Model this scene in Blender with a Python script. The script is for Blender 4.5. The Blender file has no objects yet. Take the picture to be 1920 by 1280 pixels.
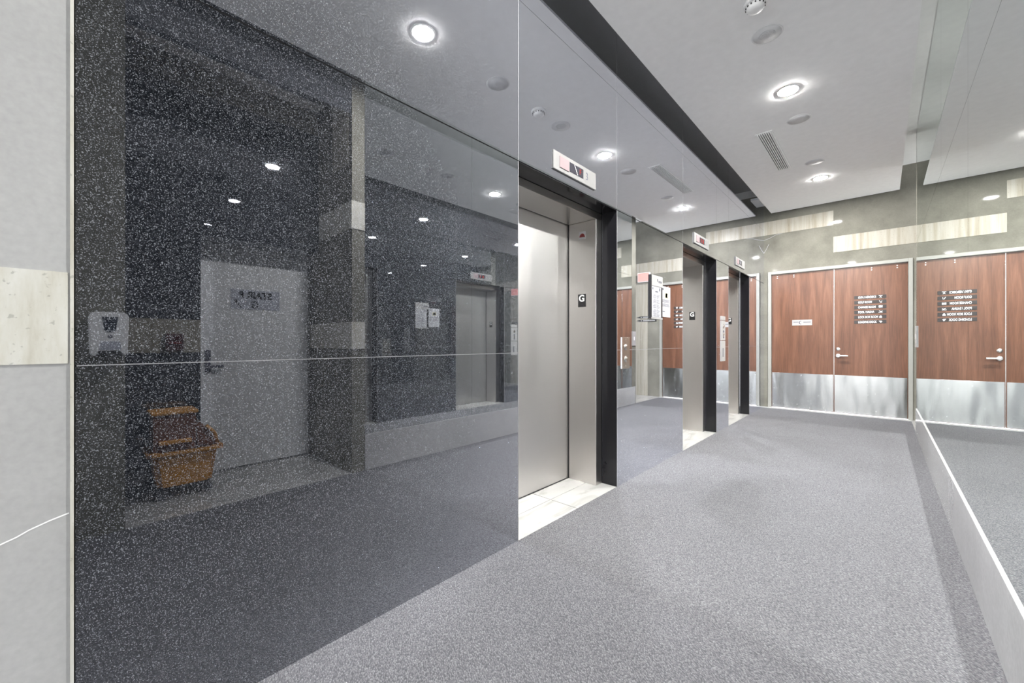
import bpy, bmesh, math, random
from mathutils import Vector, Matrix
random.seed(7)
C = bpy.context.scene.collection
PI = math.pi

# ------------------------------------------------------------------ materials
def new_mat(name):
    m = bpy.data.materials.new(name); m.use_nodes = True
    nt = m.node_tree; nt.nodes.clear()
    return m, nt
def N(nt, t, **kw):
    n = nt.nodes.new(t)
    for k, v in kw.items():
        if k in n.inputs: n.inputs[k].default_value = v
        else: setattr(n, k, v)
    return n
def L(nt, a, b): nt.links.new(a, b)
def coords(nt, scale=(1, 1, 1), rot=(0, 0, 0)):
    g = N(nt, 'ShaderNodeNewGeometry')          # world position: one continuous pattern over every slab
    mp = N(nt, 'ShaderNodeMapping'); mp.inputs['Scale'].default_value = scale; mp.inputs['Rotation'].default_value = rot
    L(nt, g.outputs['Position'], mp.inputs['Vector'])
    return mp.outputs['Vector']
def ramp(nt, fac, stops):
    r = N(nt, 'ShaderNodeValToRGB'); e = r.color_ramp.elements
    while len(e) < len(stops): e.new(0.5)
    for i, (p, c) in enumerate(stops):
        e[i].position = p; e[i].color = (c[0], c[1], c[2], 1) if hasattr(c, '__len__') else (c, c, c, 1)
    L(nt, fac, r.inputs['Fac']); return r.outputs['Color']
def mixc(nt, fac, a, b, mode='MIX'):
    m = N(nt, 'ShaderNodeMix'); m.data_type = 'RGBA'; m.blend_type = mode
    for s, v in ((0, fac), (6, a), (7, b)):
        if isinstance(v, (int, float)): m.inputs[s].default_value = v
        elif isinstance(v, tuple): m.inputs[s].default_value = (*v, 1)
        else: L(nt, v, m.inputs[s])
    return m.outputs[2]
def out(nt, sh):
    o = N(nt, 'ShaderNodeOutputMaterial'); L(nt, sh, o.inputs['Surface'])
def principled(name, color, rough=0.5, metal=0.0, spec=0.5, emit=None, estr=0.0, bump=None, coat=0.0):
    m, nt = new_mat(name)
    p = N(nt, 'ShaderNodeBsdfPrincipled'); out(nt, p.outputs[0])
    p.inputs['Roughness'].default_value = rough; p.inputs['Metallic'].default_value = metal
    p.inputs['Specular IOR Level'].default_value = spec; p.inputs['Coat Weight'].default_value = coat
    n = N(nt, 'ShaderNodeTexNoise', Scale=14.0, Detail=4.0); L(nt, coords(nt), n.inputs['Vector'])
    c = mixc(nt, n.outputs['Fac'], tuple(v * 0.94 for v in color), tuple(min(1, v * 1.05) for v in color))
    L(nt, c, p.inputs['Base Color'])
    if emit: p.inputs['Emission Color'].default_value = (*emit, 1); p.inputs['Emission Strength'].default_value = estr
    if bump:
        b = N(nt, 'ShaderNodeBump', Strength=bump[1], Distance=0.002); n2 = N(nt, 'ShaderNodeTexNoise', Scale=bump[0], Detail=3.0)
        L(nt, coords(nt), n2.inputs['Vector']); L(nt, n2.outputs['Fac'], b.inputs['Height']); L(nt, b.outputs[0], p.inputs['Normal'])
    return m

def granite(name='black_granite', f0=0.15, f90=0.98):
    m, nt = new_mat(name)
    v = coords(nt)
    # mineral flakes: stretched noise cells, thresholded
    w = N(nt, 'ShaderNodeTexNoise', Scale=90.0, Detail=2.0); L(nt, v, w.inputs['Vector'])
    add = N(nt, 'ShaderNodeVectorMath', operation='MULTIPLY_ADD'); L(nt, w.outputs['Color'], add.inputs[0])
    add.inputs[1].default_value = (0.006, 0.006, 0.006); L(nt, v, add.inputs[2])
    n1 = N(nt, 'ShaderNodeTexNoise', Scale=330.0, Detail=1.0); L(nt, add.outputs[0], n1.inputs['Vector'])
    f1 = ramp(nt, n1.outputs['Fac'], [(0.0, 0), (0.585, 0), (0.66, 1)])
    n2 = N(nt, 'ShaderNodeTexNoise', Scale=120.0, Detail=3.0); L(nt, v, n2.inputs['Vector'])
    f2 = ramp(nt, n2.outputs['Fac'], [(0.0, 0.0), (0.45, 0.15), (0.7, 1)])
    base = mixc(nt, f2, (0.004, 0.005, 0.007), (0.026, 0.028, 0.034))
    col = mixc(nt, f1, base, (0.20, 0.21, 0.23))
    d = N(nt, 'ShaderNodeBsdfDiffuse'); L(nt, col, d.inputs['Color'])
    g = N(nt, 'ShaderNodeBsdfGlossy', Roughness=0.012); g.inputs['Color'].default_value = (0.93, 0.945, 1.0, 1)
    lw = N(nt, 'ShaderNodeLayerWeight', Blend=0.5)          # Facing = 1 - cos
    mr = N(nt, 'ShaderNodeMapRange'); L(nt, lw.outputs['Facing'], mr.inputs[0])
    mr.interpolation_type = 'SMOOTHSTEP'; mr.inputs[2].default_value = 0.75; mr.inputs[3].default_value = f0; mr.inputs[4].default_value = f90
    mx = N(nt, 'ShaderNodeMixShader'); L(nt, mr.outputs[0], mx.inputs[0]); L(nt, d.outputs[0], mx.inputs[1]); L(nt, g.outputs[0], mx.inputs[2])
    out(nt, mx.outputs[0]); return m

def stone(name, lo, hi, rough=0.12, vein=True, spec=0.4):
    m, nt = new_mat(name); v = coords(nt)
    n = N(nt, 'ShaderNodeTexNoise', Scale=1.6, Detail=8.0, Roughness=0.6); L(nt, v, n.inputs['Vector'])
    c = ramp(nt, n.outputs['Fac'], [(0.3, lo), (0.7, hi)])
    fine = N(nt, 'ShaderNodeTexNoise', Scale=60.0, Detail=3.0); L(nt, v, fine.inputs['Vector'])
    c = mixc(nt, 0.12, c, fine.outputs['Fac'], 'OVERLAY')
    if vein:
        wn = N(nt, 'ShaderNodeTexNoise', Scale=3.0, Detail=3.0); L(nt, v, wn.inputs['Vector'])
        wv = N(nt, 'ShaderNodeVectorMath', operation='MULTIPLY_ADD'); L(nt, wn.outputs['Color'], wv.inputs[0])
        wv.inputs[1].default_value = (.12, .12, .12); L(nt, v, wv.inputs[2])
        vo = N(nt, 'ShaderNodeTexVoronoi', Scale=0.85); vo.feature = 'DISTANCE_TO_EDGE'; L(nt, wv.outputs[0], vo.inputs['Vector'])
        line = ramp(nt, vo.outputs['Distance'], [(0.0, 1), (0.004, 0.9), (0.008, 0)])
        gate = N(nt, 'ShaderNodeTexNoise', Scale=0.9, Detail=0.0); L(nt, v, gate.inputs['Vector'])
        gt = ramp(nt, gate.outputs['Fac'], [(0.5, 0), (0.56, 1)])
        mm = N(nt, 'ShaderNodeMath', operation='MULTIPLY'); L(nt, line, mm.inputs[0]); L(nt, gt, mm.inputs[1])
        c = mixc(nt, mm.outputs[0], c, (0.75, 0.74, 0.70))
    p = N(nt, 'ShaderNodeBsdfPrincipled', Roughness=rough); p.inputs['Specular IOR Level'].default_value = spec; L(nt, c, p.inputs['Base Color']); out(nt, p.outputs[0])
    return m

def travertine(name='travertine', tint=(1, 1, 1), scale=(22, 22, 0.8)):
    m, nt = new_mat(name)
    n = N(nt, 'ShaderNodeTexNoise', Scale=1.0, Detail=6.0, Roughness=0.65); L(nt, coords(nt, scale), n.inputs['Vector'])
    c = ramp(nt, n.outputs['Fac'], [(0.28, (0.50*tint[0], 0.45*tint[1], 0.34*tint[2])), (0.48, (0.68*tint[0], 0.64*tint[1], 0.53*tint[2])), (0.7, (0.80*tint[0], 0.77*tint[1], 0.68*tint[2]))])
    n2 = N(nt, 'ShaderNodeTexNoise', Scale=70.0, Detail=2.0); L(nt, coords(nt), n2.inputs['Vector'])
    pits = ramp(nt, n2.outputs['Fac'], [(0.30, 0.55), (0.36, 1)])
    c = mixc(nt, 0.6, c, pits, 'MULTIPLY')
    p = N(nt, 'ShaderNodeBsdfPrincipled', Roughness=0.3); p.inputs['Specular IOR Level'].default_value = 0.08; L(nt, c, p.inputs['Base Color']); out(nt, p.outputs[0])
    return m

def carpet():
    m, nt = new_mat('grey_loop_carpet')
    v = coords(nt, (1, 1, 1), (0, 0, math.radians(32)))
    wn = N(nt, 'ShaderNodeTexNoise', Scale=120.0, Detail=2.0); L(nt, v, wn.inputs['Vector'])
    wv = N(nt, 'ShaderNodeVectorMath', operation='MULTIPLY_ADD'); L(nt, wn.outputs['Color'], wv.inputs[0])
    wv.inputs[1].default_value = (.007, .007, .007); L(nt, v, wv.inputs[2])
    st = N(nt, 'ShaderNodeMapping'); st.inputs['Scale'].default_value = (110, 240, 110); L(nt, wv.outputs[0], st.inputs['Vector'])
    vo = N(nt, 'ShaderNodeTexVoronoi', Scale=1.0); L(nt, st.outputs[0], vo.inputs['Vector'])
    h = ramp(nt, vo.outputs['Distance'], [(0.1, 1.0), (0.75, 0.0)])
    rnd = N(nt, 'ShaderNodeSeparateColor'); L(nt, vo.outputs['Color'], rnd.inputs[0])
    tuft = ramp(nt, rnd.outputs[0], [(0.0, (0.130, 0.130, 0.138)), (1.0, (0.245, 0.245, 0.255))])
    c = mixc(nt, h, (0.075, 0.075, 0.082), tuft)
    big = N(nt, 'ShaderNodeTexNoise', Scale=1.3, Detail=5.0); L(nt, v, big.inputs['Vector'])
    bg = ramp(nt, big.outputs['Fac'], [(0.3, 0.90), (0.7, 1.0)])
    c = mixc(nt, 1.0, c, bg, 'MULTIPLY')
    p = N(nt, 'ShaderNodeBsdfPrincipled', Roughness=0.95); p.inputs['Specular IOR Level'].default_value = 0.1
    L(nt, c, p.inputs['Base Color'])
    b = N(nt, 'ShaderNodeBump', Strength=0.5, Distance=0.004); L(nt, h, b.inputs['Height']); L(nt, b.outputs[0], p.inputs['Normal'])
    out(nt, p.outputs[0]); return m

def wood():
    m, nt = new_mat('mahogany_veneer')
    n = N(nt, 'ShaderNodeTexNoise', Scale=1.0, Detail=7.0, Roughness=0.62, Distortion=0.4); L(nt, coords(nt, (14, 14, 1.1)), n.inputs['Vector'])
    c = ramp(nt, n.outputs['Fac'], [(0.25, (0.088, 0.039, 0.023)), (0.5, (0.142, 0.064, 0.037)), (0.75, (0.20, 0.095, 0.056))])
    n2 = N(nt, 'ShaderNodeTexNoise', Scale=1.0, Detail=3.0); L(nt, coords(nt, (130, 130, 5)), n2.inputs['Vector'])
    c = mixc(nt, 0.35, c, n2.outputs['Fac'], 'OVERLAY')
    p = N(nt, 'ShaderNodeBsdfPrincipled', Roughness=0.28); L(nt, c, p.inputs['Base Color']); out(nt, p.outputs[0])
    return m

def steel(name, col=(0.67, 0.655, 0.64), rough=0.27, streak=(2, 2, 300), wave=0.0, aniso=0.0, arot=0.0):
    m, nt = new_mat(name)
    n = N(nt, 'ShaderNodeTexNoise', Scale=1.0, Detail=3.0); L(nt, coords(nt, streak), n.inputs['Vector'])
    r = N(nt, 'ShaderNodeMapRange'); L(nt, n.outputs['Fac'], r.inputs[0]); r.inputs[3].default_value = rough - 0.004; r.inputs[4].default_value = rough + 0.004
    p = N(nt, 'ShaderNodeBsdfPrincipled', Metallic=1.0); L(nt, r.outputs[0], p.inputs['Roughness'])
    c = mixc(nt, n.outputs['Fac'], tuple(x * 0.98 for x in col), tuple(min(1, x * 1.02) for x in col)); L(nt, c, p.inputs['Base Color'])
    b = N(nt, 'ShaderNodeBump', Strength=0.012, Distance=0.0003); L(nt, n.outputs['Fac'], b.inputs['Height'])
    if wave:
        n2 = N(nt, 'ShaderNodeTexNoise', Scale=1.0, Detail=1.0); L(nt, coords(nt, (5, 5, 1.2)), n2.inputs['Vector'])
        b2 = N(nt, 'ShaderNodeBump', Strength=wave, Distance=0.03); L(nt, n2.outputs['Fac'], b2.inputs['Height']); L(nt, b.outputs[0], b2.inputs['Normal'])
        b = b2
    if aniso:
        p.inputs['Anisotropic'].default_value = aniso; p.inputs['Anisotropic Rotation'].default_value = arot; tg = N(nt, 'ShaderNodeTangent'); tg.direction_type = 'RADIAL'; tg.axis = 'Z'; L(nt, tg.outputs[0], p.inputs['Tangent'])
    if wave: L(nt, b.outputs[0], p.inputs['Normal'])
    out(nt, p.outputs[0]); return m

def tile_mat():
    m, nt = new_mat('white_marble_tile')
    n = N(nt, 'ShaderNodeTexNoise', Scale=1.0, Detail=6.0, Distortion=0.8); L(nt, coords(nt, (9, 2.2, 4), (0, 0, 0.5)), n.inputs['Vector'])
    c = ramp(nt, n.outputs['Fac'], [(0.30, (0.24, 0.24, 0.232)), (0.46, (0.33, 0.328, 0.321)), (0.8, (0.35, 0.349, 0.342))])
    p = N(nt, 'ShaderNodeBsdfPrincipled', Roughness=0.18); L(nt, c, p.inputs['Base Color']); out(nt, p.outputs[0])
    return m

def mirror_mat():
    m, nt = new_mat('silvered_mirror_glass')
    g = N(nt, 'ShaderNodeBsdfGlossy', Roughness=0.0); g.inputs['Color'].default_value = (0.90, 0.925, 0.915, 1)
    out(nt, g.outputs[0]); return m
def emit_mat(name, col, s):
    m, nt = new_mat(name); e = N(nt, 'ShaderNodeEmission', Strength=s); e.inputs['Color'].default_value = (*col, 1); out(nt, e.outputs[0]); return m
def speaker_mat():
    m, nt = new_mat('perforated_white_metal')
    vo = N(nt, 'ShaderNodeTexVoronoi', Scale=220.0); L(nt, coords(nt), vo.inputs['Vector'])
    c = ramp(nt, vo.outputs['Distance'], [(0.25, 0.42), (0.45, 0.66)])
    p = N(nt, 'ShaderNodeBsdfPrincipled', Roughness=0.6); L(nt, c, p.inputs['Base Color']); out(nt, p.outputs[0]); return m

M = dict(
    granite=granite(), reveal=principled('polished_black_lining', (0.010, 0.010, 0.012), 0.12, spec=0.35), carpet=carpet(), wood=wood(), mirror=mirror_mat(), tile=tile_mat(),
    stone=stone('olive_grey_marble', (0.120, 0.117, 0.098), (0.225, 0.218, 0.186), 0.05, False, 0.03),
    lit_stone=stone('lit_grey_marble', (0.375, 0.375, 0.372), (0.425, 0.425, 0.422), 0.12, False),  # lighter copy of the wall marble, bright lobby light mixed into its colour
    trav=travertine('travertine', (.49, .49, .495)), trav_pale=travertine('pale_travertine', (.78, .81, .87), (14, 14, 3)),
    ceil=principled('white_ceiling_paint', (0.91, 0.91, 0.90), 0.75, spec=0.2),
    paint=principled('white_painted_plaster', (0.84, 0.84, 0.82), 0.7, spec=0.2),
    frame=principled('pale_grey_enamel', (0.28, 0.28, 0.255), 0.35),
    base=stone('white_marble', (0.36, 0.36, 0.357), (0.44, 0.44, 0.437), 0.15, False),
    steel=steel('brushed_stainless_steel', rough=0.43, aniso=0.45), steel_v=steel('fine_brushed_stainless_steel', (0.66, 0.64, 0.62), 0.30, (200, 200, 2)),
    kick=steel('brushed_kick_plate_steel', (0.50, 0.51, 0.505), 0.25, (2, 2, 240), 0.5, 0.8, 0.25),
    chrome=principled('satin_chrome', (0.80, 0.78, 0.75), 0.22, 1.0),
    plate=principled('satin_white_metal', (0.36, 0.355, 0.35), 0.4, 0.0),
    black=principled('black_plastic', (0.014, 0.014, 0.016), 0.35),
    darkplate=principled('dark_brown_sign_plastic', (0.035, 0.028, 0.026), 0.4),
    spk=principled('off_white_speaker_rim', (0.74, 0.74, 0.735), 0.7, spec=0.1), white=principled('white_vinyl', (0.86, 0.86, 0.85), 0.5),
    paper=principled('white_paper', (0.42, 0.42, 0.44), 0.8, spec=0.1),
    ink=principled('grey_print', (0.17, 0.17, 0.19), 0.8, spec=0.1),
    inkdark=principled('dark_print', (0.10, 0.10, 0.13), 0.7, spec=0.1),
    tan=principled('pale_yellow_print', (0.72, 0.66, 0.42), 0.8),
    pink=principled('pale_pink_lens', (0.42, 0.24, 0.26), 0.35),
    ind=principled('brushed_indicator_metal', (0.21, 0.208, 0.205), 0.6, spec=0.03), indlens=principled('pink_indicator_lens', (0.235, 0.18, 0.187), 0.6, spec=0.03),
    screen=principled('dark_display_glass', (0.035, 0.034, 0.042), 0.06, spec=0.3),
    led=emit_mat('red_led', (0.8, 0.13, 0.12), 0.7),
    greydoor=principled('grey_painted_steel', (0.72, 0.73, 0.73), 0.45),
    doorsign=principled('slate_blue_sign_plastic', (0.44, 0.46, 0.52), 0.5),
    yellow=principled('yellow_plastic', (0.58, 0.27, 0.035), 0.45),
    dirty=principled('dark_wringer_plastic', (0.16, 0.06, 0.03), 0.6),
    wheel=principled('grey_rubber', (0.10, 0.10, 0.11), 0.6),
    redsign=principled('red_lit_sign_face', (0.62, 0.22, 0.19), 0.4, emit=(1.0, 0.45, 0.40), estr=0.5),
    redbox=principled('dark_red_enamel', (0.07, 0.014, 0.012), 0.35),
    redink=principled('dark_red_print', (0.18, 0.02, 0.02), 0.6),
    window=principled('smoked_plastic', (0.03, 0.035, 0.05), 0.2),
    body=principled('white_moulded_plastic', (0.83, 0.83, 0.82), 0.35),
    lamp=emit_mat('lit_lamp', (1.0, 0.985, 0.96), 2000.0),
    cove=emit_mat('cove_tube', (0.98, 1.0, 0.99), 3.2),
    speaker=speaker_mat(), slot=principled('dark_vent_slot', (0.03, 0.03, 0.03), 0.8),
    gap_shade=principled('gap_shade_grey', (0.34, 0.335, 0.325), 0.8, spec=0.1),  # grey tone that paints the shade of the left ceiling gap
    joint=principled('dark_joint', (0.015, 0.015, 0.016), 0.6),
    grout=principled('pale_grey_grout', (0.30, 0.30, 0.31), 0.8),
)

# ------------------------------------------------------------------ geometry helpers (world coordinates)
class MB:
    def __init__(s): s.bm = bmesh.new(); s.mats = []
    def _mi(s, faces, mat):
        if mat is None: return
        if mat not in s.mats: s.mats.append(mat)
        i = s.mats.index(mat)
        for f in faces: f.material_index = i
    def box(s, x0, x1, y0, y1, z0, z1, bev=0.0, mat=None):
        r = bmesh.ops.create_cube(s.bm, size=1.0); vs = r['verts']
        for v in vs:
            v.co = Vector((x0 + (v.co.x + .5) * (x1 - x0), y0 + (v.co.y + .5) * (y1 - y0), z0 + (v.co.z + .5) * (z1 - z0)))
        fs = list({f for v in vs for f in v.link_faces})
        s._mi(fs, mat)
        if bev > 0:
            es = list({e for v in vs for e in v.link_edges})
            bmesh.ops.bevel(s.bm, geom=es, offset=bev, segments=2, affect='EDGES', profile=0.5)
        return s
    def prism(s, pts, axis, a0, a1, mat=None):
        """polygon pts in the plane normal to axis, extruded a0..a1"""
        def P(p, a):
            return {'x': (a, p[0], p[1]), 'y': (p[0], a, p[1]), 'z': (p[0], p[1], a)}[axis]
        A = [s.bm.verts.new(P(p, a0)) for p in pts]; B = [s.bm.verts.new(P(p, a1)) for p in pts]
        fs = [s.bm.faces.new(A[::-1]), s.bm.faces.new(B)]
        n = len(pts)
        for i in range(n): fs.append(s.bm.faces.new((A[i], A[(i + 1) % n], B[(i + 1) % n], B[i])))
        s._mi(fs, mat); return s
    def lathe(s, prof, c, axis='z', seg=40, mat=None):
        """profile [(r, h)], turned about axis through c; closed at both ends"""
        rings = []
        for r, h in prof:
            ring = []
            for k in range(seg):
                a = 2 * PI * k / seg; u, w = r * math.cos(a), r * math.sin(a)
                p = {'z': (u, w, h), 'x': (h, u, w), 'y': (u, h, w)}[axis]
                ring.append(s.bm.verts.new(Vector(c) + Vector(p)))
            rings.append(ring)
        fs = []
        for A, B in zip(rings, rings[1:]):
            for k in range(seg): fs.append(s.bm.faces.new((A[k], A[(k + 1) % seg], B[(k + 1) % seg], B[k])))
        fs.append(s.bm.faces.new(rings[0])); fs.append(s.bm.faces.new(rings[-1]))
        for f in fs[:-2]: f.smooth = True
        s._mi(fs, mat); return s
    def tube(s, pts, r, seg=12):
        pts = [Vector(p) for p in pts]; rings = []
        for i, p in enumerate(pts):
            t = (pts[min(i + 1, len(pts) - 1)] - pts[max(i - 1, 0)]).normalized()
            u = t.cross(Vector((0.13, 0.2, 0.97))).normalized(); w = t.cross(u)
            rings.append([s.bm.verts.new(p + r * (math.cos(2 * PI * k / seg) * u + math.sin(2 * PI * k / seg) * w)) for k in range(seg)])
        for A, B in zip(rings, rings[1:]):
            for k in range(seg): s.bm.faces.new((A[k], A[(k + 1) % seg], B[(k + 1) % seg], B[k])).smooth = True
        s.bm.faces.new(rings[0]); s.bm.faces.new(rings[-1]); return s

def wloc(o):
    v = Vector((0, 0, 0))
    while o is not None: v = v + o.location; o = o.parent
    return v
def build(name, mb, mat=None, parent=None, loc=None):
    """one mesh object; its origin at loc (top-level) or at its parent's origin"""
    bm = mb.bm
    bmesh.ops.recalc_face_normals(bm, faces=bm.faces[:])
    org = wloc(parent) if parent else Vector(loc if loc else (0, 0, 0))
    bmesh.ops.translate(bm, verts=bm.verts[:], vec=-org)
    me = bpy.data.meshes.new(name); bm.to_mesh(me); bm.free()
    for mt in (mb.mats if mb.mats else [mat]): me.materials.append(mt)
    o = bpy.data.objects.new(name, me); C.objects.link(o)
    if parent: o.parent = parent
    else: o.location = org
    return o
def tag(o, label=None, cat=None, group=None, kind=None):
    for k, v in (('label', label), ('category', cat), ('group', group), ('kind', kind)):
        if v: o[k] = v
    return o
def thing(name, loc, label, cat, group=None, kind=None):
    o = bpy.data.objects.new(name, None); C.objects.link(o); o.location = loc
    o.empty_display_size = 0.1
    return tag(o, label, cat, group, kind)
def struct(name, mb, mat, label, cat, loc=None, parent=None):
    o = build(name, mb, mat, parent, loc)
    if parent is None: tag(o, label, cat, None, 'structure')
    return o
def dup(root, loc, label):
    r = root.copy(); C.objects.link(r); r.location = loc; r['label'] = label
    def rec(a, b):
        for ch in list(a.children):
            c = ch.copy(); C.objects.link(c); c.parent = b; rec(ch, c)
    rec(root, r); return r
_fontcache = {}
def lettering(name, text, size, loc, facing, mat, parent, align='LEFT', squash=1.0, depth=0.0012, bold=0.0):
    cu = bpy.data.curves.new(name, 'FONT'); cu.body = text; cu.size = size; cu.extrude = depth; cu.offset = bold
    cu.align_x = align; cu.align_y = 'CENTER'
    t = bpy.data.objects.new(name, cu); C.objects.link(t)
    bpy.context.view_layer.update()
    me = bpy.data.meshes.new_from_object(t.evaluated_get(bpy.context.evaluated_depsgraph_get()))
    bpy.data.objects.remove(t); bpy.data.curves.remove(cu)
    rz = {'-y': 0, '+x': PI / 2, '-x': -PI / 2}[facing]
    me.transform(Matrix.Translation(Vector(loc)) @ Matrix.Rotation(rz, 4, 'Z') @ Matrix.Rotation(PI / 2, 4, 'X') @ Matrix.Diagonal((squash, 1, 1, 1)))
    me.transform(Matrix.Translation(-wloc(parent)))
    me.materials.clear(); me.materials.append(mat); me.name = name
    o = bpy.data.objects.new(name, me); C.objects.link(o); o.parent = parent
    return o

# ------------------------------------------------------------------ dimensions
XL, XR, YE, ZC, ZS = -1.62, 0.335, 8.72, 3.57, 3.95       # granite face, mirror face, end wall, ceiling panel, slab above
HEAD = 2.297; MID = 1.136
OPEN = [(1.82, 3.05), (4.555, 5.785), (6.36, 7.59)]
XD = -2.045                                               # elevator door face

# ------------------------------------------------------------------ floor
f = MB()
f.box(XL, 0.335, -1.4, 8.60, -0.10, 0.0); f.box(-2.4, XL, -0.9, 8.9, -0.10, -0.061)

struct('floor', f, M['carpet'], 'grey looped carpet covering the elevator lobby floor', 'carpet')
for i, (a, b) in enumerate(OPEN):
    t = MB(); g = 0.003
    xs = [-2.20, -1.86, XL]; ym = a + 0.02 + (0.62 if i == 0 else 0.6)
    for x0, x1 in zip(xs, xs[1:]):
        for y0, y1 in ((a, ym - (0.0)), (ym, b)):
            t.box(x0 + g, x1 - (g if x1 < XL else 0), y0 + g, y1 - g, -0.012, 0.0, mat=M['tile'])
    t.box(-2.20, XL, a, b, -0.06, -0.003, mat=M['grout'])
    struct('floor_tile', t, None, ('white marble tile floor of the nearest elevator recess', 'white marble tile floor of the middle elevator recess', 'white marble tile floor of the farthest elevator recess')[i], 'tile floor')
t = MB(); t.box(-4.0, 4.0, -4.5, -1.4, -0.1, 0.001)  # unseen floor, made white to bounce light up to the ceiling
struct('floor_tile', t, M['tile'], 'unseen lobby floor behind the camera, made white to bounce light', 'tile floor')
t = MB(); t.box(XL, XR, 8.60, YE, -0.1, 0.004)
struct('trim_1', t, M['base'], 'white marble threshold strip along the brown double doors', 'threshold')
t = MB(); t.box(XR, 3.2, 7.5, YE, -0.1, 0.001)
struct('floor_tile', t, M['tile'], 'white tile floor of the side passage past the mirror end', 'tile floor')
t = MB(); t.box(0.335, 1.5, 0.22, 1.72, -0.1, 0.001)
struct('floor_tile', t, M['tile'], 'white tile floor of the stair alcove under the yellow bucket', 'tile floor')

# ------------------------------------------------------------------ left wall: black granite slabs round three elevator openings
wl = MB(); wl.box(-2.40, -2.22, -0.9, YE + .2, -0.1, ZS)
WL = struct('wall_left', wl, M['joint'], 'black speckled polished granite wall with three elevator openings', 'wall')
J = 0.0015
def slab(y0, y1, z0, z1, x0=None):
    m = MB(); m.box(x0 if x0 is not None else XL - 0.14, XL, y0 + J, y1 - J, z0 + J if z0 > 0 else -.02, z1 - J)
    return build('granite_panel', m, M['granite'], WL)
piers = [(0.0, OPEN[0][0]), (OPEN[0][1], OPEN[1][0]), (OPEN[1][1], OPEN[2][0]), (OPEN[2][1], YE)]
for y0, y1 in piers:
    slab(y0, y1, 0.0, MID); slab(y0, y1, MID, HEAD)
ys = [0.0, 1.82, 3.05, 4.555, 5.785, 6.36, 7.59, YE]
for y0, y1 in zip(ys, ys[1:]):
    slab(y0, y1, HEAD + 0.004, 3.2793); slab(y0, y1, 3.2787, ZS)
m = MB(); m.box(XL - .155, XL - .012, 0, YE, HEAD - .003, HEAD + .006)       # dark joints behind the slabs
for y0, y1 in piers: m.box(XL - .135, XL - .004, y0 + .01, y1 - .01, 0.0, ZS - .05)
build('joint_backing', m, M['joint'], WL)
m = MB()
for y0, y1 in piers: m.box(XL - .02, XL - .0006, y0 + .004, y1 - .004, MID - .0016, MID + .0016)
for a, b in OPEN:
    m.box(XL - .02, XL + .0006, a - .0045, a - .0005, 0.001, HEAD); m.box(XL - .02, XL + .0006, b + .0005, b + .0045, 0.001, HEAD)
for y in ys[1:-1]: m.box(XL - .02, XL - .0006, y - .0018, y + .0018, HEAD + .006, ZS)
build('grout_line', m, M['grout'], WL)

# stone pier left of the granite, strong light put into its colour
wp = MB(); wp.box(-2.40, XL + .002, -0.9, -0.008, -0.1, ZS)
WP = struct('wall_front', wp, M['lit_stone'], 'grey marble pier painted as brightly lit, at the left edge of the picture', 'wall')
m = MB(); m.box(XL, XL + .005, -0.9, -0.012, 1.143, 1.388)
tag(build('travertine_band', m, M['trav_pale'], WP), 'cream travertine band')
m = MB(); v = [(-0.008 - .0, .742)]
pts = [(-0.010, 0.739), (-0.045, 0.729), (-0.08, 0.716), (-0.10, 0.705), (-0.2, 0.668)]
m.prism([(a, b - .002) for a, b in pts] + [(a, b + .0015) for a, b in pts[::-1]], 'x', XL + .001, XL + .0027)
build('vein', m, M['white'], WP)
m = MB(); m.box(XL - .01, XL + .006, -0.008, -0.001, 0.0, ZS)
struct('trim_2', m, M['trav_pale'], 'thin pale edge strip between left marble pier and black granite', 'edge trim')

# ------------------------------------------------------------------ elevators
EL = ['nearest elevator entrance with a full brushed steel door', 'middle elevator entrance, its steel door mostly hidden by granite', 'farthest elevator entrance, nearest the brown double doors']
def make_elevator():
    a, b = OPEN[0]; yc = (a + b) / 2; XF = -1.76
    r = thing('elevator_entrance', (XL, yc, 0), EL[0], 'elevator', 'elevator entrances along the granite wall')
    j0, j1, zt = a + 0.095, b - 0.095, 2.232
    m = MB(); m.box(XD - .03, XD, j0 - .06, j1 + .06, 0.006, 2.30); build('door_panel', m, M['steel'], r)
    for s, (q0, q1) in enumerate(((a + .004, j0), (j1, b - .004))):
        m = MB(); m.box(XD + .012, XF, q0, q1, 0.0, zt, 0.003)
        build('jamb', m, M['steel_v'], r)
    m = MB(); m.box(XD + .012, XF, a + .004, b - .004, zt + .0005, HEAD - .006, 0.003); build('head', m, M['steel_v'], r)
    m = MB(); m.box(XD + .0005, XD + .0115, j0 - .02, j0 - .002, 0.004, zt + .02); m.box(XD + .0005, XD + .0115, j1 + .002, j1 + .02, 0.004, zt + .02); m.box(XD + .0005, XD + .0115, j0 - .02, j1 + .02, zt + .003, zt + .02); build('door_gap_shade', m, M['black'], r)  # black bars painting the shade of the gap round the door
    m = MB(); m.box(XD - .02, XD + .006, j0, j1, 0.001, 0.005); build('door_sill', m, M['black'], r)
    return r
E1 = make_elevator()
for i in (1, 2): dup(E1, (XL, (OPEN[i][0] + OPEN[i][1]) / 2, 0), EL[i])

for i, (a, b) in enumerate(OPEN):
    m = MB(); m.box(-1.755, XL - .001, a - .002, a + .0018, 0.001, HEAD - .004); build('reveal', m, M['reveal'], WL)
    m = MB(); m.box(-1.755, XL - .001, b - .0018, b + .002, 0.001, HEAD - .004); build('reveal', m, M['reveal'], WL)
    m = MB(); m.box(-1.755, XL - .001, a + .002, b - .002, HEAD - .0039, HEAD); build('reveal', m, M['reveal'], WL)
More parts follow.
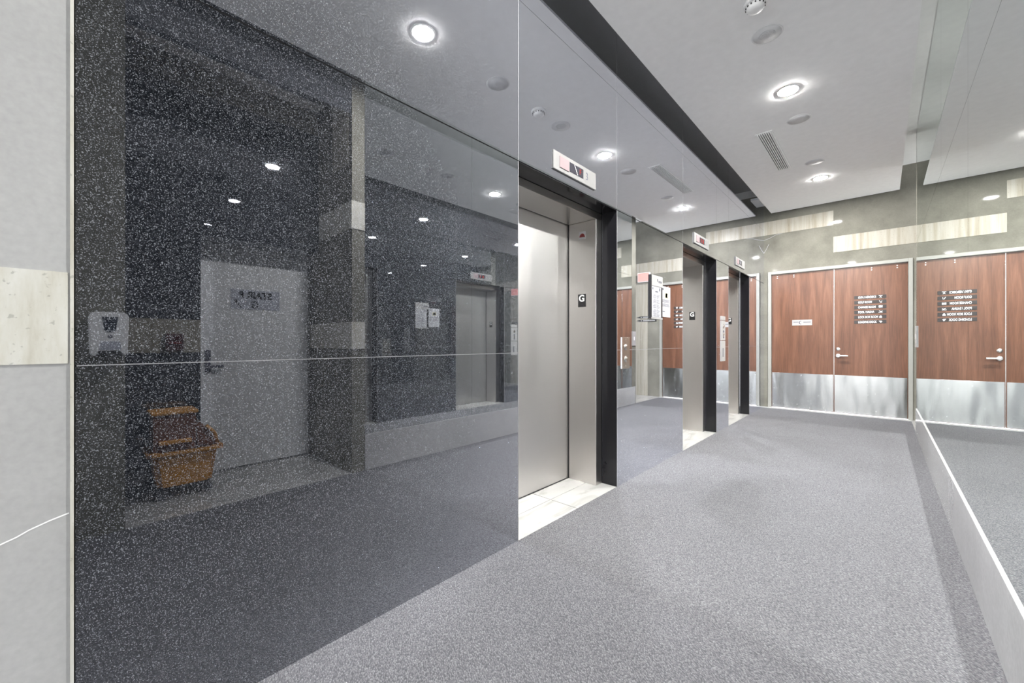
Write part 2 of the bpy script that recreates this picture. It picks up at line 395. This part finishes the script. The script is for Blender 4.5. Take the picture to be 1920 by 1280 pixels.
# floor signs "G" on the right steel jambs
def floor_sign(i, label):
    b = OPEN[i][1]; y = b - 0.095; xc = -1.898
    r = thing('floor_sign', (xc, y, 1.56), label, 'sign', 'black G floor signs')
    m = MB(); m.box(xc - .038, xc + .038, y - .004, y - .0003, 1.503, 1.613, .0012); build('plate', m, M['black'], r)
    lettering('letter', 'G', 0.078, (xc, y - .0045, 1.575), '-y', M['white'], r, 'CENTER', 1.0, .0008, .0022)
    m = MB()
    for q in range(4): m.lathe([(.002, 0), (.0012, .0012)], (xc - .011 + .007 * q, y - .004, 1.522 + .004 * (q % 2)), 'z', 8)
    build('braille', m, M['ink'], r)
floor_sign(0, 'black G sign on the steel jamb of the nearest elevator')
floor_sign(1, 'black G sign on the steel jamb of the middle elevator')
floor_sign(2, 'black G sign on the steel jamb of the farthest elevator, half hidden')
# small red pictogram sign high on the first jamb
y = OPEN[0][1] - .095; xc = -1.895
r = thing('fire_sign', (xc, y, 2.12), 'small pale sign with a dark red helmet mark, top of nearest elevator jamb', 'sign')
m = MB(); m.box(xc - .032, xc + .032, y - .003, y - .0003, 2.085, 2.150, .001); build('plate', m, M['paper'], r)
m = MB(); m.prism([(xc + .024 * math.cos(PI * k / 12), 2.112 + .022 * math.sin(PI * k / 12)) for k in range(13)] + [(xc - .027, 2.106), (xc + .029, 2.104)][:0], 'y', y - .0042, y - .003)
m.prism([(xc - .027, 2.104), (xc + .030, 2.100), (xc + .026, 2.111), (xc - .025, 2.113)], 'y', y - .0043, y - .003)
build('helmet_mark', m, M['redink'], r)

# floor indicators over the doors
def indicator(i, label, glyph, number):
    yc = (OPEN[i][0] + OPEN[i][1]) / 2; x = XL
    r = thing('floor_indicator', (x, yc, 2.365), label, 'floor indicator', 'floor indicators over the elevators')
    m = MB(); m.box(x - .001, x + .012, yc - .275, yc + .262, 2.362, 2.488, .003); build('plate', m, M['ind'], r)
    m = MB(); m.box(x + .012, x + .016, yc - .21, yc - .10, 2.388, 2.465, .002); build('lens', m, M['indlens'], r)
    m = MB(); m.box(x + .012, x + .0135, yc - .09, yc + .085, 2.395, 2.462, .001); d = build('display', m, M['screen'], r)
    if glyph == 'F':
        lettering('digit', 'F', .055, (x + .0142, yc + .045, 2.428), '+x', M['led'], d, 'CENTER', 1.0, .0005)
        m = MB(); m.prism([(yc - .032, 2.460), (yc - .028, 2.460), (yc + .012, 2.398), (yc + .008, 2.398)], 'x', x + .0135, x + .0142); build('stroke', m, M['white'], d)
    elif glyph == 'II':
        
        for q0, q1 in ((-.055, -.03), (.01, .05)): m = MB(); m.box(x + .0135, x + .0142, yc + q0, yc + q1, 2.405, 2.452); build('digit', m, M['led'], d)
    else:
        
        for q0, q1 in ((-.05, -.028), (.01, .035)): m = MB(); m.box(x + .0135, x + .0142, yc + q0, yc + q1, 2.405, 2.452); build('digit', m, M['ink'], d)
    if number: lettering('number', number, .078, (x + .0125, yc + .135, 2.425), '+x', M['inkdark'], r, 'CENTER', .9, .0006, -.0005)
indicator(0, 'white floor indicator with pink lens above the nearest elevator', 'F', '3')
indicator(1, 'white floor indicator with red lit display above the middle elevator', 'II', '2')
indicator(2, 'white floor indicator with unlit display above the farthest elevator', '', '')

# call button panel
r = thing('call_panel', (XL, 3.196, .975), 'steel call panel with two round buttons right of nearest elevator', 'call button panel')
m = MB(); m.box(XL - .001, XL + .008, 3.126, 3.268, .975, 1.243, .002); build('plate', m, M['chrome'], r)
for z in (1.158, 1.055):
    m = MB(); m.lathe([(.026, 0), (.026, .004), (.021, .006), (.019, .004), (.017, .012), (.0, .0125)][:5], (XL + .008, 3.197, z), 'x', 28); build('button', m, M['chrome'], r)
for z in (1.222, .995): m = MB(); m.lathe([(.006, 0), (.005, .002)], (XL + .008, 3.197, z), 'x', 14); build('screw', m, M['chrome'], r)

# tall key switch panel between middle and far elevator
y0, y1 = 5.985, 6.165; yc = (y0 + y1) / 2
r = thing('key_switch_panel', (XL, yc, .94), 'tall narrow white key switch panel between middle and farthest elevators', 'switch panel')
for z0, z1 in ((.94, 1.222), (1.23, 1.497), (1.505, 1.56)):
    m = MB(); m.box(XL - .001, XL + .010, y0, y1, z0, z1, .002); build('plate', m, M['plate'], r)
for z, rad, mt in ((1.42, .030, 'chrome'), (1.35, .018, 'inkdark'), (1.31, .022, 'chrome'), (1.27, .016, 'inkdark')):
    m = MB(); m.lathe([(rad, 0), (rad * .85, .006)], (XL + .010, yc, z), 'x', 20); build('key_switch', m, M[mt], r)
m = MB(); m.box(XL + .010, XL + .0112, y0 + .05, y0 + .09, 1.00, 1.12); build('marking', m, M['ink'], r)

# notices on the granite between first and second elevator
def print_lines(m, y0, y1, rows, x, mats):
    for z, a, b, h, k in rows: m.box(x, x + .0006, y0 + a * (y1 - y0), y0 + b * (y1 - y0), z - h / 2, z + h / 2, mat=mats[k])
r = thing('notice_holder', (XL, 3.825, 1.42), 'framed notice sheet with a grey header, left of the pair on granite', 'notice')
m = MB(); m.box(XL - .001, XL + .013, 3.687, 3.963, 1.425, 1.845, .001); build('holder', m, M['black'], r)
m = MB(); m.box(XL + .013, XL + .0155, 3.706, 3.963, 1.742, 1.845); build('header_plate', m, M['plate'], r)
m = MB(); m.box(XL + .013, XL + .0145, 3.700, 3.963, 1.425, 1.440); build('bottom_rail', m, M['plate'], r)
m = MB(); m.box(XL + .0155, XL + .0162, 3.83, 3.845, 1.79, 1.815, mat=M['inkdark']); m.box(XL + .0155, XL + .0162, 3.86, 3.94, 1.78, 1.80, mat=M['ink']); build('header_print', m, None, r)
m = MB(); m.box(XL + .013, XL + .0142, 3.708, 3.926, 1.442, 1.738); sh = build('sheet', m, M['paper'], r)
m = MB(); rows = [(1.715, .06, .16, .02, 0), (1.715, .80, .90, .03, 1), (1.69, .36, .64, .016, 0)]
z = 1.665
for k in range(22):
    z -= .0094
    if k in (4, 9, 14): continue
    rows.append((z, .14 if k % 5 else .2, .48 if k % 3 else .40, .0036, 0)); rows.append((z, .52, .84 - .05 * (k % 4), .0036, 0))
rows.append((1.452, .25, .75, .004, 0))
print_lines(m, 3.708, 3.926, rows, XL + .0142, (M['ink'], M['inkdark'])); build('print', m, None, sh)['kind'] = 'stuff'
r = thing('notice_sheet', (XL, 4.08, 1.455), 'plain white notice sheet taped to granite, right of the framed one', 'notice')
m = MB(); m.box(XL - .001, XL + .0022, 3.967, 4.192, 1.457, 1.765); sh = build('sheet', m, M['paper'], r)
m = MB(); rows = [(1.735, .10, .26, .018, 0), (1.675, .38, .70, .055, 2), (1.675, .42, .66, .045, 3)]
for k, z in enumerate((1.63, 1.622, 1.614, 1.606, 1.588, 1.58, 1.572, 1.564)): rows.append((z, .08, .92 - .06 * (k % 3), .0035, 0))
rows.append((1.512, .12, .36, .008, 0))
print_lines(m, 3.967, 4.192, rows, XL + .0022, (M['ink'], M['inkdark'], M['tan'], M['paper'])); build('print', m, None, sh)

# ------------------------------------------------------------------ end wall with double doors
DX0, DX1, DC, DT = -1.50, 0.303, -0.597, 2.445
we = MB()
we.box(XL - .3, DX0 - .055, YE, YE + .2, -0.1, ZS); we.box(DX1 + .05, 3.4, YE, YE + .2, -0.1, ZS)
we.box(DX0 - .055, DX1 + .05, YE, YE + .2, DT + .055, ZS)
WE = struct('wall_back', we, M['stone'], 'olive grey marble end wall above the brown double doors', 'wall')
m = MB(); m.box(XL, -.604, YE - .006, YE, 3.187, 3.435); tag(build('travertine_band', m, M['trav'], WE), 'upper cream travertine band')
m = MB(); m.box(-.604, 3.2, YE - .006, YE, 2.722, 2.990); tag(build('travertine_band', m, M['trav'], WE), 'lower pale travertine band')
m = MB(); m.box(.63, .92, YE - .006, YE, 0.0, 2.55); tag(build('travertine_band', m, M['trav'], WE), 'upright cream travertine band')
def vein(pts, w=.0035):
    m = MB()
    for (a, b), (c, d) in zip(pts, pts[1:]):
        n = Vector((-(d - b), c - a)).normalized() * w
        m.prism([(a - n.x, b - n.y), (c - n.x, d - n.y), (c + n.x, d + n.y), (a + n.x, b + n.y)], 'y', YE - .0012, YE - .0001)
    build('vein', m, M['grout'], WE)
vein([(XL, 3.10), (-1.52, 3.13), (-1.42, 3.175), (-1.33, 3.187)]); vein([(XL, 2.86), (-1.58, 2.93), (-1.54, 3.02)])

fr = MB()
fr.box(DX0 - .052, DX0, YE - .025, YE + .16, 0.004, DT + .052, .003); fr.box(DX1, DX1 + .05, YE - .025, YE + .16, 0.004, DT + .052, .003)
fr.box(DX0, DX1, YE - .025, YE + .16, DT, DT + .052, .003); fr.box(DX0, DX0 + .014, YE + .08, YE + .16, .004, DT); fr.box(DX1 - .014, DX1, YE + .08, YE + .16, .004, DT)
struct('trim_3', fr, M['frame'], 'pale grey metal frame round the brown double doors', 'door frame')
def leaf(name, x0, x1, label):
    r = thing(name, ((x0 + x1) / 2, YE + .03, 0.006), label, 'door', None, 'structure')
    m = MB(); m.box(x0, x1, YE + .015, YE + .06, .012, DT - .004, .002); build('leaf', m, M['wood'], r)
    m = MB(); m.box(x0 + .006, x1 - .006, YE + .012, YE + .0148, .018, .646, .001); build('kick_plate', m, M['kick'], r)
    return r
D1 = leaf('door_1', DX0 + .003, DC - .004, 'left brown wooden door with a pale name plaque')
D2 = leaf('door_2', DC + .004, DX1 - .003, 'right brown wooden door with lever handle and six black signs')
m = MB(); m.box(DC - .0035, DC + .0035, YE + .02, YE + .055, .02, DT - .01); build('edge_strip', m, M['chrome'], D2)
for D, us in ((D1, (-1.41, -1.16)), (D2, (-.12, .18))):
    for x in us:
        for z in (2.405, 2.372):
            m = MB(); m.lathe([(.009, 0), (.008, -.004), (.004, -.006)], (x, YE + .015, z), 'y', 14); build('bolt', m, M['white'], D)
x = DC + .055
m = MB(); m.lathe([(.030, 0), (.030, -.008), (.024, -.014), (.012, -.016)], (x, YE + .015, 1.085), 'y', 28); build('deadbolt', m, M['chrome'], D2)
m = MB(); m.lathe([(.034, 0), (.034, -.010), (.026, -.016)], (x, YE + .015, .975), 'y', 28)
m.lathe([(.012, -.010), (.012, -.058)], (x, YE + .015, .975), 'y', 16)
m.box(x - .014, x + .135, YE - .058, YE - .038, .962, .988, .006); build('lever_handle', m, M['chrome'], D2)

# six directory strips on the right leaf
names = ['GYM / AEROBICS', 'GOLF ROOM', 'CHANGE ROOM', 'POOL / SAUNA', 'LOCK BOX ROOM', 'LOADING DOCK']
yf = YE + .0145
def icon(k, x, z):
    m = MB(); a, b = yf - .0042, yf - .0032
    def pr(p): m.prism([(x + u, z + w) for u, w in p], 'y', a, b)
    if k == 0: pr([(-.022, .018), (.022, .018), (.022, .012), (.007, .006), (.005, -.006), (.016, -.018), (.006, -.018), (0, -.008), (-.006, -.018), (-.016, -.018), (-.005, -.006), (-.007, .006), (-.022, .012)])
    elif k == 1: pr([(-.020, .018), (-.012, .018), (.002, -.010), (.016, -.004), (.014, -.016), (-.002, -.018)]); pr([(.010, .002), (.018, .002), (.018, .012), (.010, .012)])
    elif k == 2:
        for q in (-.022, -.006, .010): pr([(q, -.016), (q + .012, -.016), (q + .012, .016), (q, .016)])
    elif k == 3: pr([(-.024, -.016), (.022, -.016), (.022, -.008), (-.024, -.008)]); pr([(-.022, .014), (-.010, .016), (.004, .002), (.020, .014), (.022, .006), (.004, -.006)])
    elif k == 4: pr([(-.016, -.018), (.016, -.018), (.016, .002), (-.016, .002)]); pr([(-.011, .002), (.011, .002), (.008, .016), (-.008, .016)])
    else: pr([(-.022, .014), (.008, .014), (.022, .002), (.012, -.002), (.006, -.016), (-.006, -.012), (-.012, .002)])
    return m
orders = ['topmost', 'second from top', 'third from top', 'fourth from top', 'fifth from top', 'lowest']
for k, nm in enumerate(names):
    zc = 1.935 - .0808 * k; x0, x1 = -.335, .056
    words = nm.replace(' / ', ' and ').lower()
    r = thing('directory_sign', ((x0 + x1) / 2, yf, zc), 'black strip sign lettered %s, %s of six on right door' % (words, orders[k]), 'sign', 'black strip signs on the right door')
    m = MB(); m.box(x0, x1, yf - .0032, yf, zc - .027, zc + .027, .0008); build('strip', m, M['darkplate'], r)
    lettering('lettering', nm, .047, (x0 + .050, yf - .0036, zc - .002), '-y', M['white'], r, 'LEFT', .62, .0006, .0012)
    build('pictogram', icon(k, x1 - .068, zc), M['white'], r)
r = thing('name_plaque', (-1.04, yf, 1.50), 'pale plaque with faint grey script on the left brown door', 'plaque')
m = MB(); m.box(-1.185, -.895, yf - .004, yf, 1.50, 1.60, .001); build('plate', m, M['plate'], r)
m = MB(); arc = [(-1.06 + .024 * math.cos(a), 1.55 + .030 * math.sin(a)) for a in [math.radians(q) for q in range(60, 301, 20)]]
inn = [(-1.056 + .016 * math.cos(a), 1.55 + .023 * math.sin(a)) for a in [math.radians(q) for q in range(300, 59, -20)]]
m.prism(arc + inn, 'y', yf - .0048, yf - .004, mat=M['inkdark'])
m.box(-1.165, -1.09, yf - .0046, yf - .004, 1.553, 1.566, mat=M['ink']); m.box(-1.02, -.915, yf - .0046, yf - .004, 1.548, 1.562, mat=M['ink']); build('script', m, None, r)

# red lit sign and arrow signs on the end wall past the mirror (seen in the granite)
r = thing('wall_sign', (.70, YE - .01, 2.55), 'red lit sign box on the upright travertine band, seen in granite', 'sign')
m = MB(); m.box(.56, .84, YE - .07, YE - .0062, 2.555, 2.765, .004); build('housing', m, M['white'], r)
m = MB(); m.box(.57, .83, YE - .074, YE - .0702, 2.565, 2.755, .001); build('face', m, M['redsign'], r)
for z, lab, xa in ((1.765, 'dark arrow sign on travertine band, upper of the two', .50), (1.688, 'dark arrow sign on travertine band, lower of the two', .43)):
    r = thing('arrow_sign', (.65, YE, z - .025), lab, 'sign', 'dark arrow signs past the mirror')
    m = MB(); m.prism([(xa, z - .022), (.80, z - .022), (.895, z), (.80, z + .022), (xa, z + .022)], 'y', YE - .012, YE - .0064); build('plate', m, M['black'], r)
    m = MB(); m.box(xa + .03, .74, YE - .0128, YE - .012, z - .009, z + .009); m.prism([(.765, z - .014), (.79, z - .012), (.785, z + .014), (.77, z + .012)], 'y', YE - .0128, YE - .012); build('marking', m, M['plate'], r)

# ------------------------------------------------------------------ right wall: mirror over white marble base
wr = MB(); wr.box(.345, .95, 1.95, 7.5, -0.1, ZS); 
WR = struct('wall_right', wr, M['stone'], 'grey marble wall behind the tall mirrors', 'wall')
m = MB(); m.box(XR, .345, 7.335, 7.5, 0.0, ZS); build('end_return', m, M['stone'], WR)
MY = [1.845, 3.186, 4.50, 7.33]
MZ = [.338, 2.497, ZS - .005]
MW = ['nearest the camera on the right wall', 'second along the right wall', 'reaching to the far end of the right wall']
for k in range(3):
    for q in range(2):
        m = MB(); m.box(XR, .344, MY[k] + .0012, MY[k + 1] - .0012, MZ[q] + .0012 * q, MZ[q + 1] - .0012)
        tag(build('mirror_panel', m, M['mirror'], None, (XR, MY[k], MZ[q])), ('lower', 'upper')[q] + ' frameless mirror panel ' + MW[k], 'mirror', 'mirror panels along the right wall')
m = MB(); m.box(.327, .344, 1.845, 7.47, 0.0, .335, .0015)
struct('baseboard_right', m, M['base'], 'tall white marble baseboard under the right wall mirrors', 'baseboard')
r = thing('switch_plate', (.33, 7.40, 1.135), 'pale switch plate at the far end of the mirror', 'switch')
m = MB(); m.box(.322, XR, 7.34, 7.475, 1.135, 1.41, .002); build('plate', m, M['plate'], r)
m = MB(); m.box(.3205, .322, 7.39, 7.425, 1.24, 1.31, .0005); build('rocker', m, M['white'], r)
# pier at the near end of the mirror
m = MB(); m.box(XR - .003, 1.6, 1.72, 1.842, -0.1, ZS)
WP2 = struct('wall_pier', m, M['stone'], 'grey marble pier with travertine bands at the near mirror end, seen in granite', 'wall')
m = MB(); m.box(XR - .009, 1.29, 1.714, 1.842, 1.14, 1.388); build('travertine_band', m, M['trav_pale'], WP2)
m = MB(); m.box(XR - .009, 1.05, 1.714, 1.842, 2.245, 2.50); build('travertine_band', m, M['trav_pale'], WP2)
m = MB(); m.box(.40, .73, 1.714, 1.72, 2.85, 3.58); build('travertine_band', m, M['trav'], WP2)

# stair alcove (seen only in the polished granite)
m = MB(); m.box(1.08, 1.6, -.6, .735, -0.1, ZS); m.box(1.08, 1.6, .735, 1.72, 2.13, ZS); m.box(1.36, 1.6, .735, 1.72, -0.1, 2.13)
WA = struct('wall_alcove', m, M['granite'], 'dark granite rear wall of the stair alcove, seen in the granite', 'wall')
m = MB(); m.box(1.074, 1.08, .22, .735, 1.115, 1.392); build('travertine_band', m, M['trav'], WA)
m = MB(); m.box(1.074, 1.08, .22, 1.714, 3.34, 3.575); build('travertine_band', m, M['trav'], WA)
m = MB(); m.box(XR - .003, 1.078, -.6, .22, -0.1, ZS)
WA2 = struct('wall_pier', m, M['stone'], 'grey marble pier carrying the white soap dispenser, seen in granite', 'wall')
m = MB(); m.box(.40, 1.078, .222, 1.712, 3.58, 3.66); struct('ceiling_alcove', m, M['ceil'], 'white ceiling of the stair alcove, seen in the granite', 'ceiling')
m = MB(); m.box(XR - .003, .40, .221, 1.712, 3.29, ZS); struct('trim_4', m, M['granite'], 'dark granite bulkhead over the stair alcove opening', 'bulkhead')
r = thing('door_3', (1.33, 1.22, 0), 'grey steel stair door in the alcove, seen in the granite', 'door', None, 'structure')
m = MB(); m.box(1.30, 1.345, .765, 1.695, .012, 2.13, .002); build('leaf', m, M['greydoor'], r)
m = MB(); m.box(1.296, 1.30, 1.00, 1.42, 1.52, 1.71); sg = build('sign', m, M['doorsign'], r)
lettering('lettering', 'STAIR B', .088, (1.2955, 1.205, 1.655), '-x', M['black'], sg, 'CENTER', .95, .0006, .004)
lettering('lettering', 'G', .088, (1.2955, 1.20, 1.565), '-x', M['black'], sg, 'CENTER', .95, .0006, .004)
m = MB(); m.prism([(1.075, 1.535), (1.09, 1.535), (1.045, 1.60), (1.03, 1.60)], 'x', 1.2948, 1.2958); m.prism([(1.028, 1.575), (1.028, 1.61), (1.065, 1.61), (1.055, 1.600)], 'x', 1.2948, 1.2958); build('arrow', m, M['black'], sg)
m = MB(); m.box(1.285, 1.30, .80, .845, .93, 1.13, .004); m.box(1.255, 1.275, .81, .94, .965, .99, .006); m.box(1.255, 1.29, .812, .832, .967, .988); build('lever_handle', m, M['inkdark'], r)
m = MB()
m.box(1.29, 1.355, .7355, .763, 0.002, 2.1295); m.box(1.29, 1.355, 1.697, 1.7135, 0.002, 2.1295)
struct('trim_5', m, M['frame'], 'grey steel frame of the stair door', 'door frame')

# soap dispenser on the alcove pier
xd = XR - .003
r = thing('soap_dispenser', (xd, .14, 1.115), 'white wall soap dispenser with dark window, seen in the granite', 'soap dispenser')
m = MB(); m.prism([(.06, 1.13), (.055, 1.36), (.075, 1.385), (.215, 1.385), (.232, 1.36), (.226, 1.13), (.205, 1.115), (.198, 1.155), (.094, 1.155), (.087, 1.115)], 'x', xd - .105, xd - .001); b = m.bm
bmesh.ops.bevel(b, geom=[e for e in b.edges], offset=.006, segments=2, affect='EDGES'); build('body', m, M['body'], r)
m = MB(); m.prism([(.112, 1.355), (.182, 1.355), (.172, 1.275), (.160, 1.262), (.134, 1.262), (.122, 1.275)], 'x', xd - .1075, xd - .1045); build('window', m, M['window'], r)
m = MB(); m.prism([(.100, 1.155), (.196, 1.155), (.190, 1.205), (.106, 1.205)], 'x', xd - .107, xd - .10); build('nozzle', m, M['doorsign'], r)
m = MB(); m.lathe([(.012, 0), (.008, -.003)], (xd - .105, .147, 1.235), 'x', 18); build('badge', m, M['ink'], r)

# pull station on the alcove travertine
r = thing('pull_station', (1.074, .555, 1.13), 'small dark red pull station on the alcove travertine band, seen in granite', 'fire alarm')
m = MB(); m.box(1.034, 1.081, .50, .615, 1.13, 1.27, .004); build('box', m, M['redbox'], r)
m = MB(); m.box(1.026, 1.034, .515, .60, 1.185, 1.205, .003); build('pull_bar', m, M['redink'], r)

# yellow mop bucket
bx0, bx1, by0, by1 = .70, 1.04, .375, .80
r = thing('mop_bucket', ((bx0 + bx1) / 2, (by0 + by1) / 2, 0.001), 'yellow wheeled mop bucket with wringer in the alcove, seen in granite', 'mop bucket')
def tub():
    m = MB(); bm = m.bm
    def ring(x0, x1, y0, y1, z): return [bm.verts.new(p) for p in ((x0, y0, z), (x1, y0, z), (x1, y1, z), (x0, y1, z))]
    R = [ring(bx0 + .045, bx1 - .045, by0 + .045, by1 - .045, .10), ring(bx0 + .015, bx1 - .015, by0 + .015, by1 - .015, .345), ring(bx0 - .012, bx1 + .012, by0 - .02, by1 + .02, .35),
         ring(bx0 - .012, bx1 + .012, by0 - .02, by1 + .02, .375), ring(bx0 + .022, bx1 - .022, by0 + .022, by1 - .022, .372), ring(bx0 + .05, bx1 - .05, by0 + .05, by1 - .05, .12)]
    bm.faces.new(R[0][::-1])
    for A, B in zip(R, R[1:]):
        for k in range(4): bm.faces.new((A[k], A[(k + 1) % 4], B[(k + 1) % 4], B[k]))
    bm.faces.new(R[-1])
    bmesh.ops.bevel(bm, geom=[e for e in bm.edges if abs(e.verts[0].co.z - e.verts[1].co.z) > .02], offset=.03, segments=3, affect='EDGES')
    return m
build('tub', tub(), M['yellow'], r)
m = MB()
m.prism([(by0 + .02, .30), (by0 + .02, .645), (by0 + .275, .645), (by0 + .275, .30)], 'x', bx0 + .05, bx0 + .075)
m.prism([(by0 + .02, .30), (by0 + .02, .645), (by0 + .275, .645), (by0 + .275, .30)], 'x', bx1 - .075, bx1 - .05)
m.box(bx0 + .076, bx1 - .076, by0 + .022, by0 + .045, .30, .64); m.box(bx0 + .076, bx1 - .076, by0 + .25, by0 + .273, .30, .64)
w = build('wringer', m, M['dirty'], r)
m = MB(); m.box(bx0 + .035, bx1 - .035, by0 + .005, by0 + .29, .646, .672, .008); build('wringer_rim', m, M['yellow'], w)
m = MB(); m.box(bx0 + .02, bx0 + .049, by0 + .05, by0 + .245, .425, .455, .006); build('wringer_lip', m, M['yellow'], w)
m = MB(); m.prism([(by0 + .285, .376), (by0 + .285, .53), (by0 + .34, .53), (by1 - .01, .376)], 'x', bx0 + .06, bx1 - .06); build('press_wedge', m, M['dirty'], w)
m = MB(); m.tube([(bx0 + .05, by0 + .34, .535), (bx0 + .05, by1 - .03, .47), (bx0 + .05, by1 - .01, .385)], .012); build('press_lever', m, M['yellow'], w)
for x in (bx0 + .075, bx1 - .075):
    for y in (by0 + .075, by1 - .075):
        m = MB(); m.lathe([(.020, -.014), (.036, -.012), (.038, 0), (.036, .012), (.020, .014)], (x, y, .039), 'x', 24); m.box(x - .018, x + .018, y - .014, y + .014, .078, .101)
        m.box(x - .019, x - .0145, y - .012, y + .012, .035, .08); m.box(x + .0145, x + .019, y - .012, y + .012, .035, .08)
        build('caster', m, M['wheel'], r)

# ------------------------------------------------------------------ ceiling
m = MB(); m.box(-1.495, .207, -4.0, YE - .05, ZC, ZC + .02)
CE = struct('ceiling', m, M['ceil'], 'white dropped ceiling panel with shadow gaps along both walls', 'ceiling')
m = MB(); m.box(-4.0, 4.0, -4.0, YE + .2, ZS, ZS + .1)
struct('ceiling_slab', m, M['paint'], 'white upper ceiling slab seen inside the shadow gaps', 'ceiling')
m = MB(); m.box(XL + .001, -1.15, -.9, 8.24, ZS - .02, ZS - .001)  # strip added under the white slab to darken the gap like shade
struct('gap_shade_strip', m, M['gap_shade'], 'added dark strip painting shade deep inside the left ceiling gap', 'trim')
m = MB(); m.box(XL + .001, -1.50, 8.25, YE - .001, 3.74, 3.78)
struct('trim_6', m, M['paint'], 'white closing strip at the far end of the left ceiling gap', 'trim')
LX = -.65
def downlight():
    r = thing('downlight', (LX, 1.81, ZC), '', 'ceiling light', 'round downlights along the ceiling')
    m = MB(); m.lathe([(.079, 0), (.096, -.001), (.094, -.003), (.079, -.004)], (LX, 1.81, ZC), 'z', 40); build('trim_ring', m, M['white'], r)
    m = MB(); m.lathe([(.0785, -.0041), (.078, -.0052)], (LX, 1.81, ZC), 'z', 40); build('lamp', m, M['lamp'], r)
    return r
D = downlight(); D['label'] = 'round lit downlight nearest the camera, its glare high on the granite'
dup(D, (LX, 4.55, ZC), 'round lit downlight in mid ceiling, just nearer than the slotted vent')
dup(D, (LX, 7.29, ZC), 'round lit downlight nearest the brown double doors')
def disc(y, r0, label, inner):
    r = thing('ceiling_speaker', (LX, y, ZC), label, 'ceiling speaker', 'round ceiling speakers')
    m = MB(); m.lathe([(r0, 0), (r0, -.0015), (r0 - .004, -.003), (r0 - .010, -.003)], (LX, y, ZC), 'z', 40); build('rim', m, M['spk'], r)
    m = MB(); m.lathe([(r0 - .0105, -.0002), (r0 - .0105, -.003), (.02, -.0042)], (LX, y, ZC), 'z', 40); g = build('grille', m, M['spk' if inner else 'speaker'], r)
    if inner: m = MB(); m.lathe([(.055, -.0041), (.052, -.0075), (.02, -.0085)], (LX, y, ZC), 'z', 32); build('cone', m, M['speaker'], r)
disc(3.61, .105, 'round white ceiling speaker with inner cone beside the smoke detector', True)
disc(5.21, .105, 'round ceiling speaker between the vent and the middle downlight', False)
disc(6.59, .105, 'round ceiling speaker just before the farthest downlight', False)
disc(2.63, .105, 'round ceiling speaker seen only as a dark disc in the granite', False)
r = thing('smoke_detector', (LX, 3.22, ZC), 'round white smoke detector at the top edge of the picture', 'smoke detector')
m = MB(); m.lathe([(.075, 0), (.075, -.012), (.068, -.018), (.064, -.020)], (LX, 3.22, ZC), 'z', 36); build('base', m, M['white'], r)
m = MB(); m.lathe([(.058, -.0185), (.056, -.040), (.045, -.052), (.02, -.056)], (LX, 3.22, ZC), 'z', 36); build('cap', m, M['white'], r)
m = MB()
for k in range(14):
    a = 2 * PI * k / 14; cx, cy = LX + .058 * math.cos(a), 3.22 + .058 * math.sin(a); m.box(cx - .004, cx + .004, cy - .004, cy + .004, ZC - .034, ZC - .026)
build('vent_slot', m, M['slot'], r)
vy0, vy1, vx = 5.27, 6.57, -.985
r = thing('linear_vent', (vx, (vy0 + vy1) / 2, ZC), 'long slotted white air vent in the ceiling left of the downlights', 'air vent')
m = MB(); m.box(vx - .085, vx + .085, vy0, vy1, ZC - .004, ZC - .0002, mat=M['ceil']); build('flange', m, None, r)
m = MB(); m.box(vx - .066, vx + .066, vy0 + .02, vy1 - .02, ZC - .0046, ZC - .0041); build('slot_backing', m, M['slot'], r)
for k in range(7):
    x = vx - .060 + .020 * k; m = MB(); m.box(x - .0055, x + .0055, vy0 + .02, vy1 - .02, ZC - .013, ZC - .0047); build('slat', m, M['ceil'], r)
# cove tubes on top of the ceiling panel, right gap
for k, (a, b) in enumerate(((1.9, 3.1), (3.3, 4.5), (4.7, 5.9), (6.1, 7.3))):
    r = thing('cove_tube', (.03, (a + b) / 2, ZC + .02), 'hidden cove tube above the ceiling panel, ' + ('nearest the camera', 'second along', 'third along', 'farthest along')[k], 'lamp', 'cove tubes in the right ceiling gap')
    m = MB(); m.box(.0, .06, a, b, ZC + .0205, ZC + .035); build('batten', m, M['white'], r)
    m = MB(); m.tube([(.03, a + .02, ZC + .05), (.03, b - .02, ZC + .05)], .012); build('tube', m, M['cove'], r)

# ------------------------------------------------------------------ light from the open lobby, camera, view
w = bpy.data.worlds.new('lobby_daylight'); bpy.context.scene.world = w; w.use_nodes = True
bg = w.node_tree.nodes['Background']; bg.inputs['Color'].default_value = (0.96, 0.98, 1.0, 1); bg.inputs['Strength'].default_value = 2.3

cam = bpy.data.cameras.new('camera'); cam.sensor_width = 36; cam.lens = 754 / 1920 * 36; cam.shift_y = 1.5 / 1920; cam.clip_start = .02
co = bpy.data.objects.new('camera', cam); C.objects.link(co); co.location = (0, 0, 1.2); co.rotation_euler = (PI / 2, 0, math.radians(42.59))
sc = bpy.context.scene; sc.camera = co
sc.view_settings.view_transform = 'Standard'; sc.view_settings.look = 'None'; sc.view_settings.gamma = 1.0; sc.view_settings.exposure = 0.28
sc.view_settings.use_curve_mapping = False
cy = sc.cycles
cy.max_bounces = 14; cy.diffuse_bounces = 5; cy.glossy_bounces = 10; cy.caustics_reflective = True
cy.sample_clamp_indirect = 120.0; cy.blur_glossy = 0.0
cy.use_denoising = True; cy.denoiser = 'OPENIMAGEDENOISE'
cy.use_guiding = True
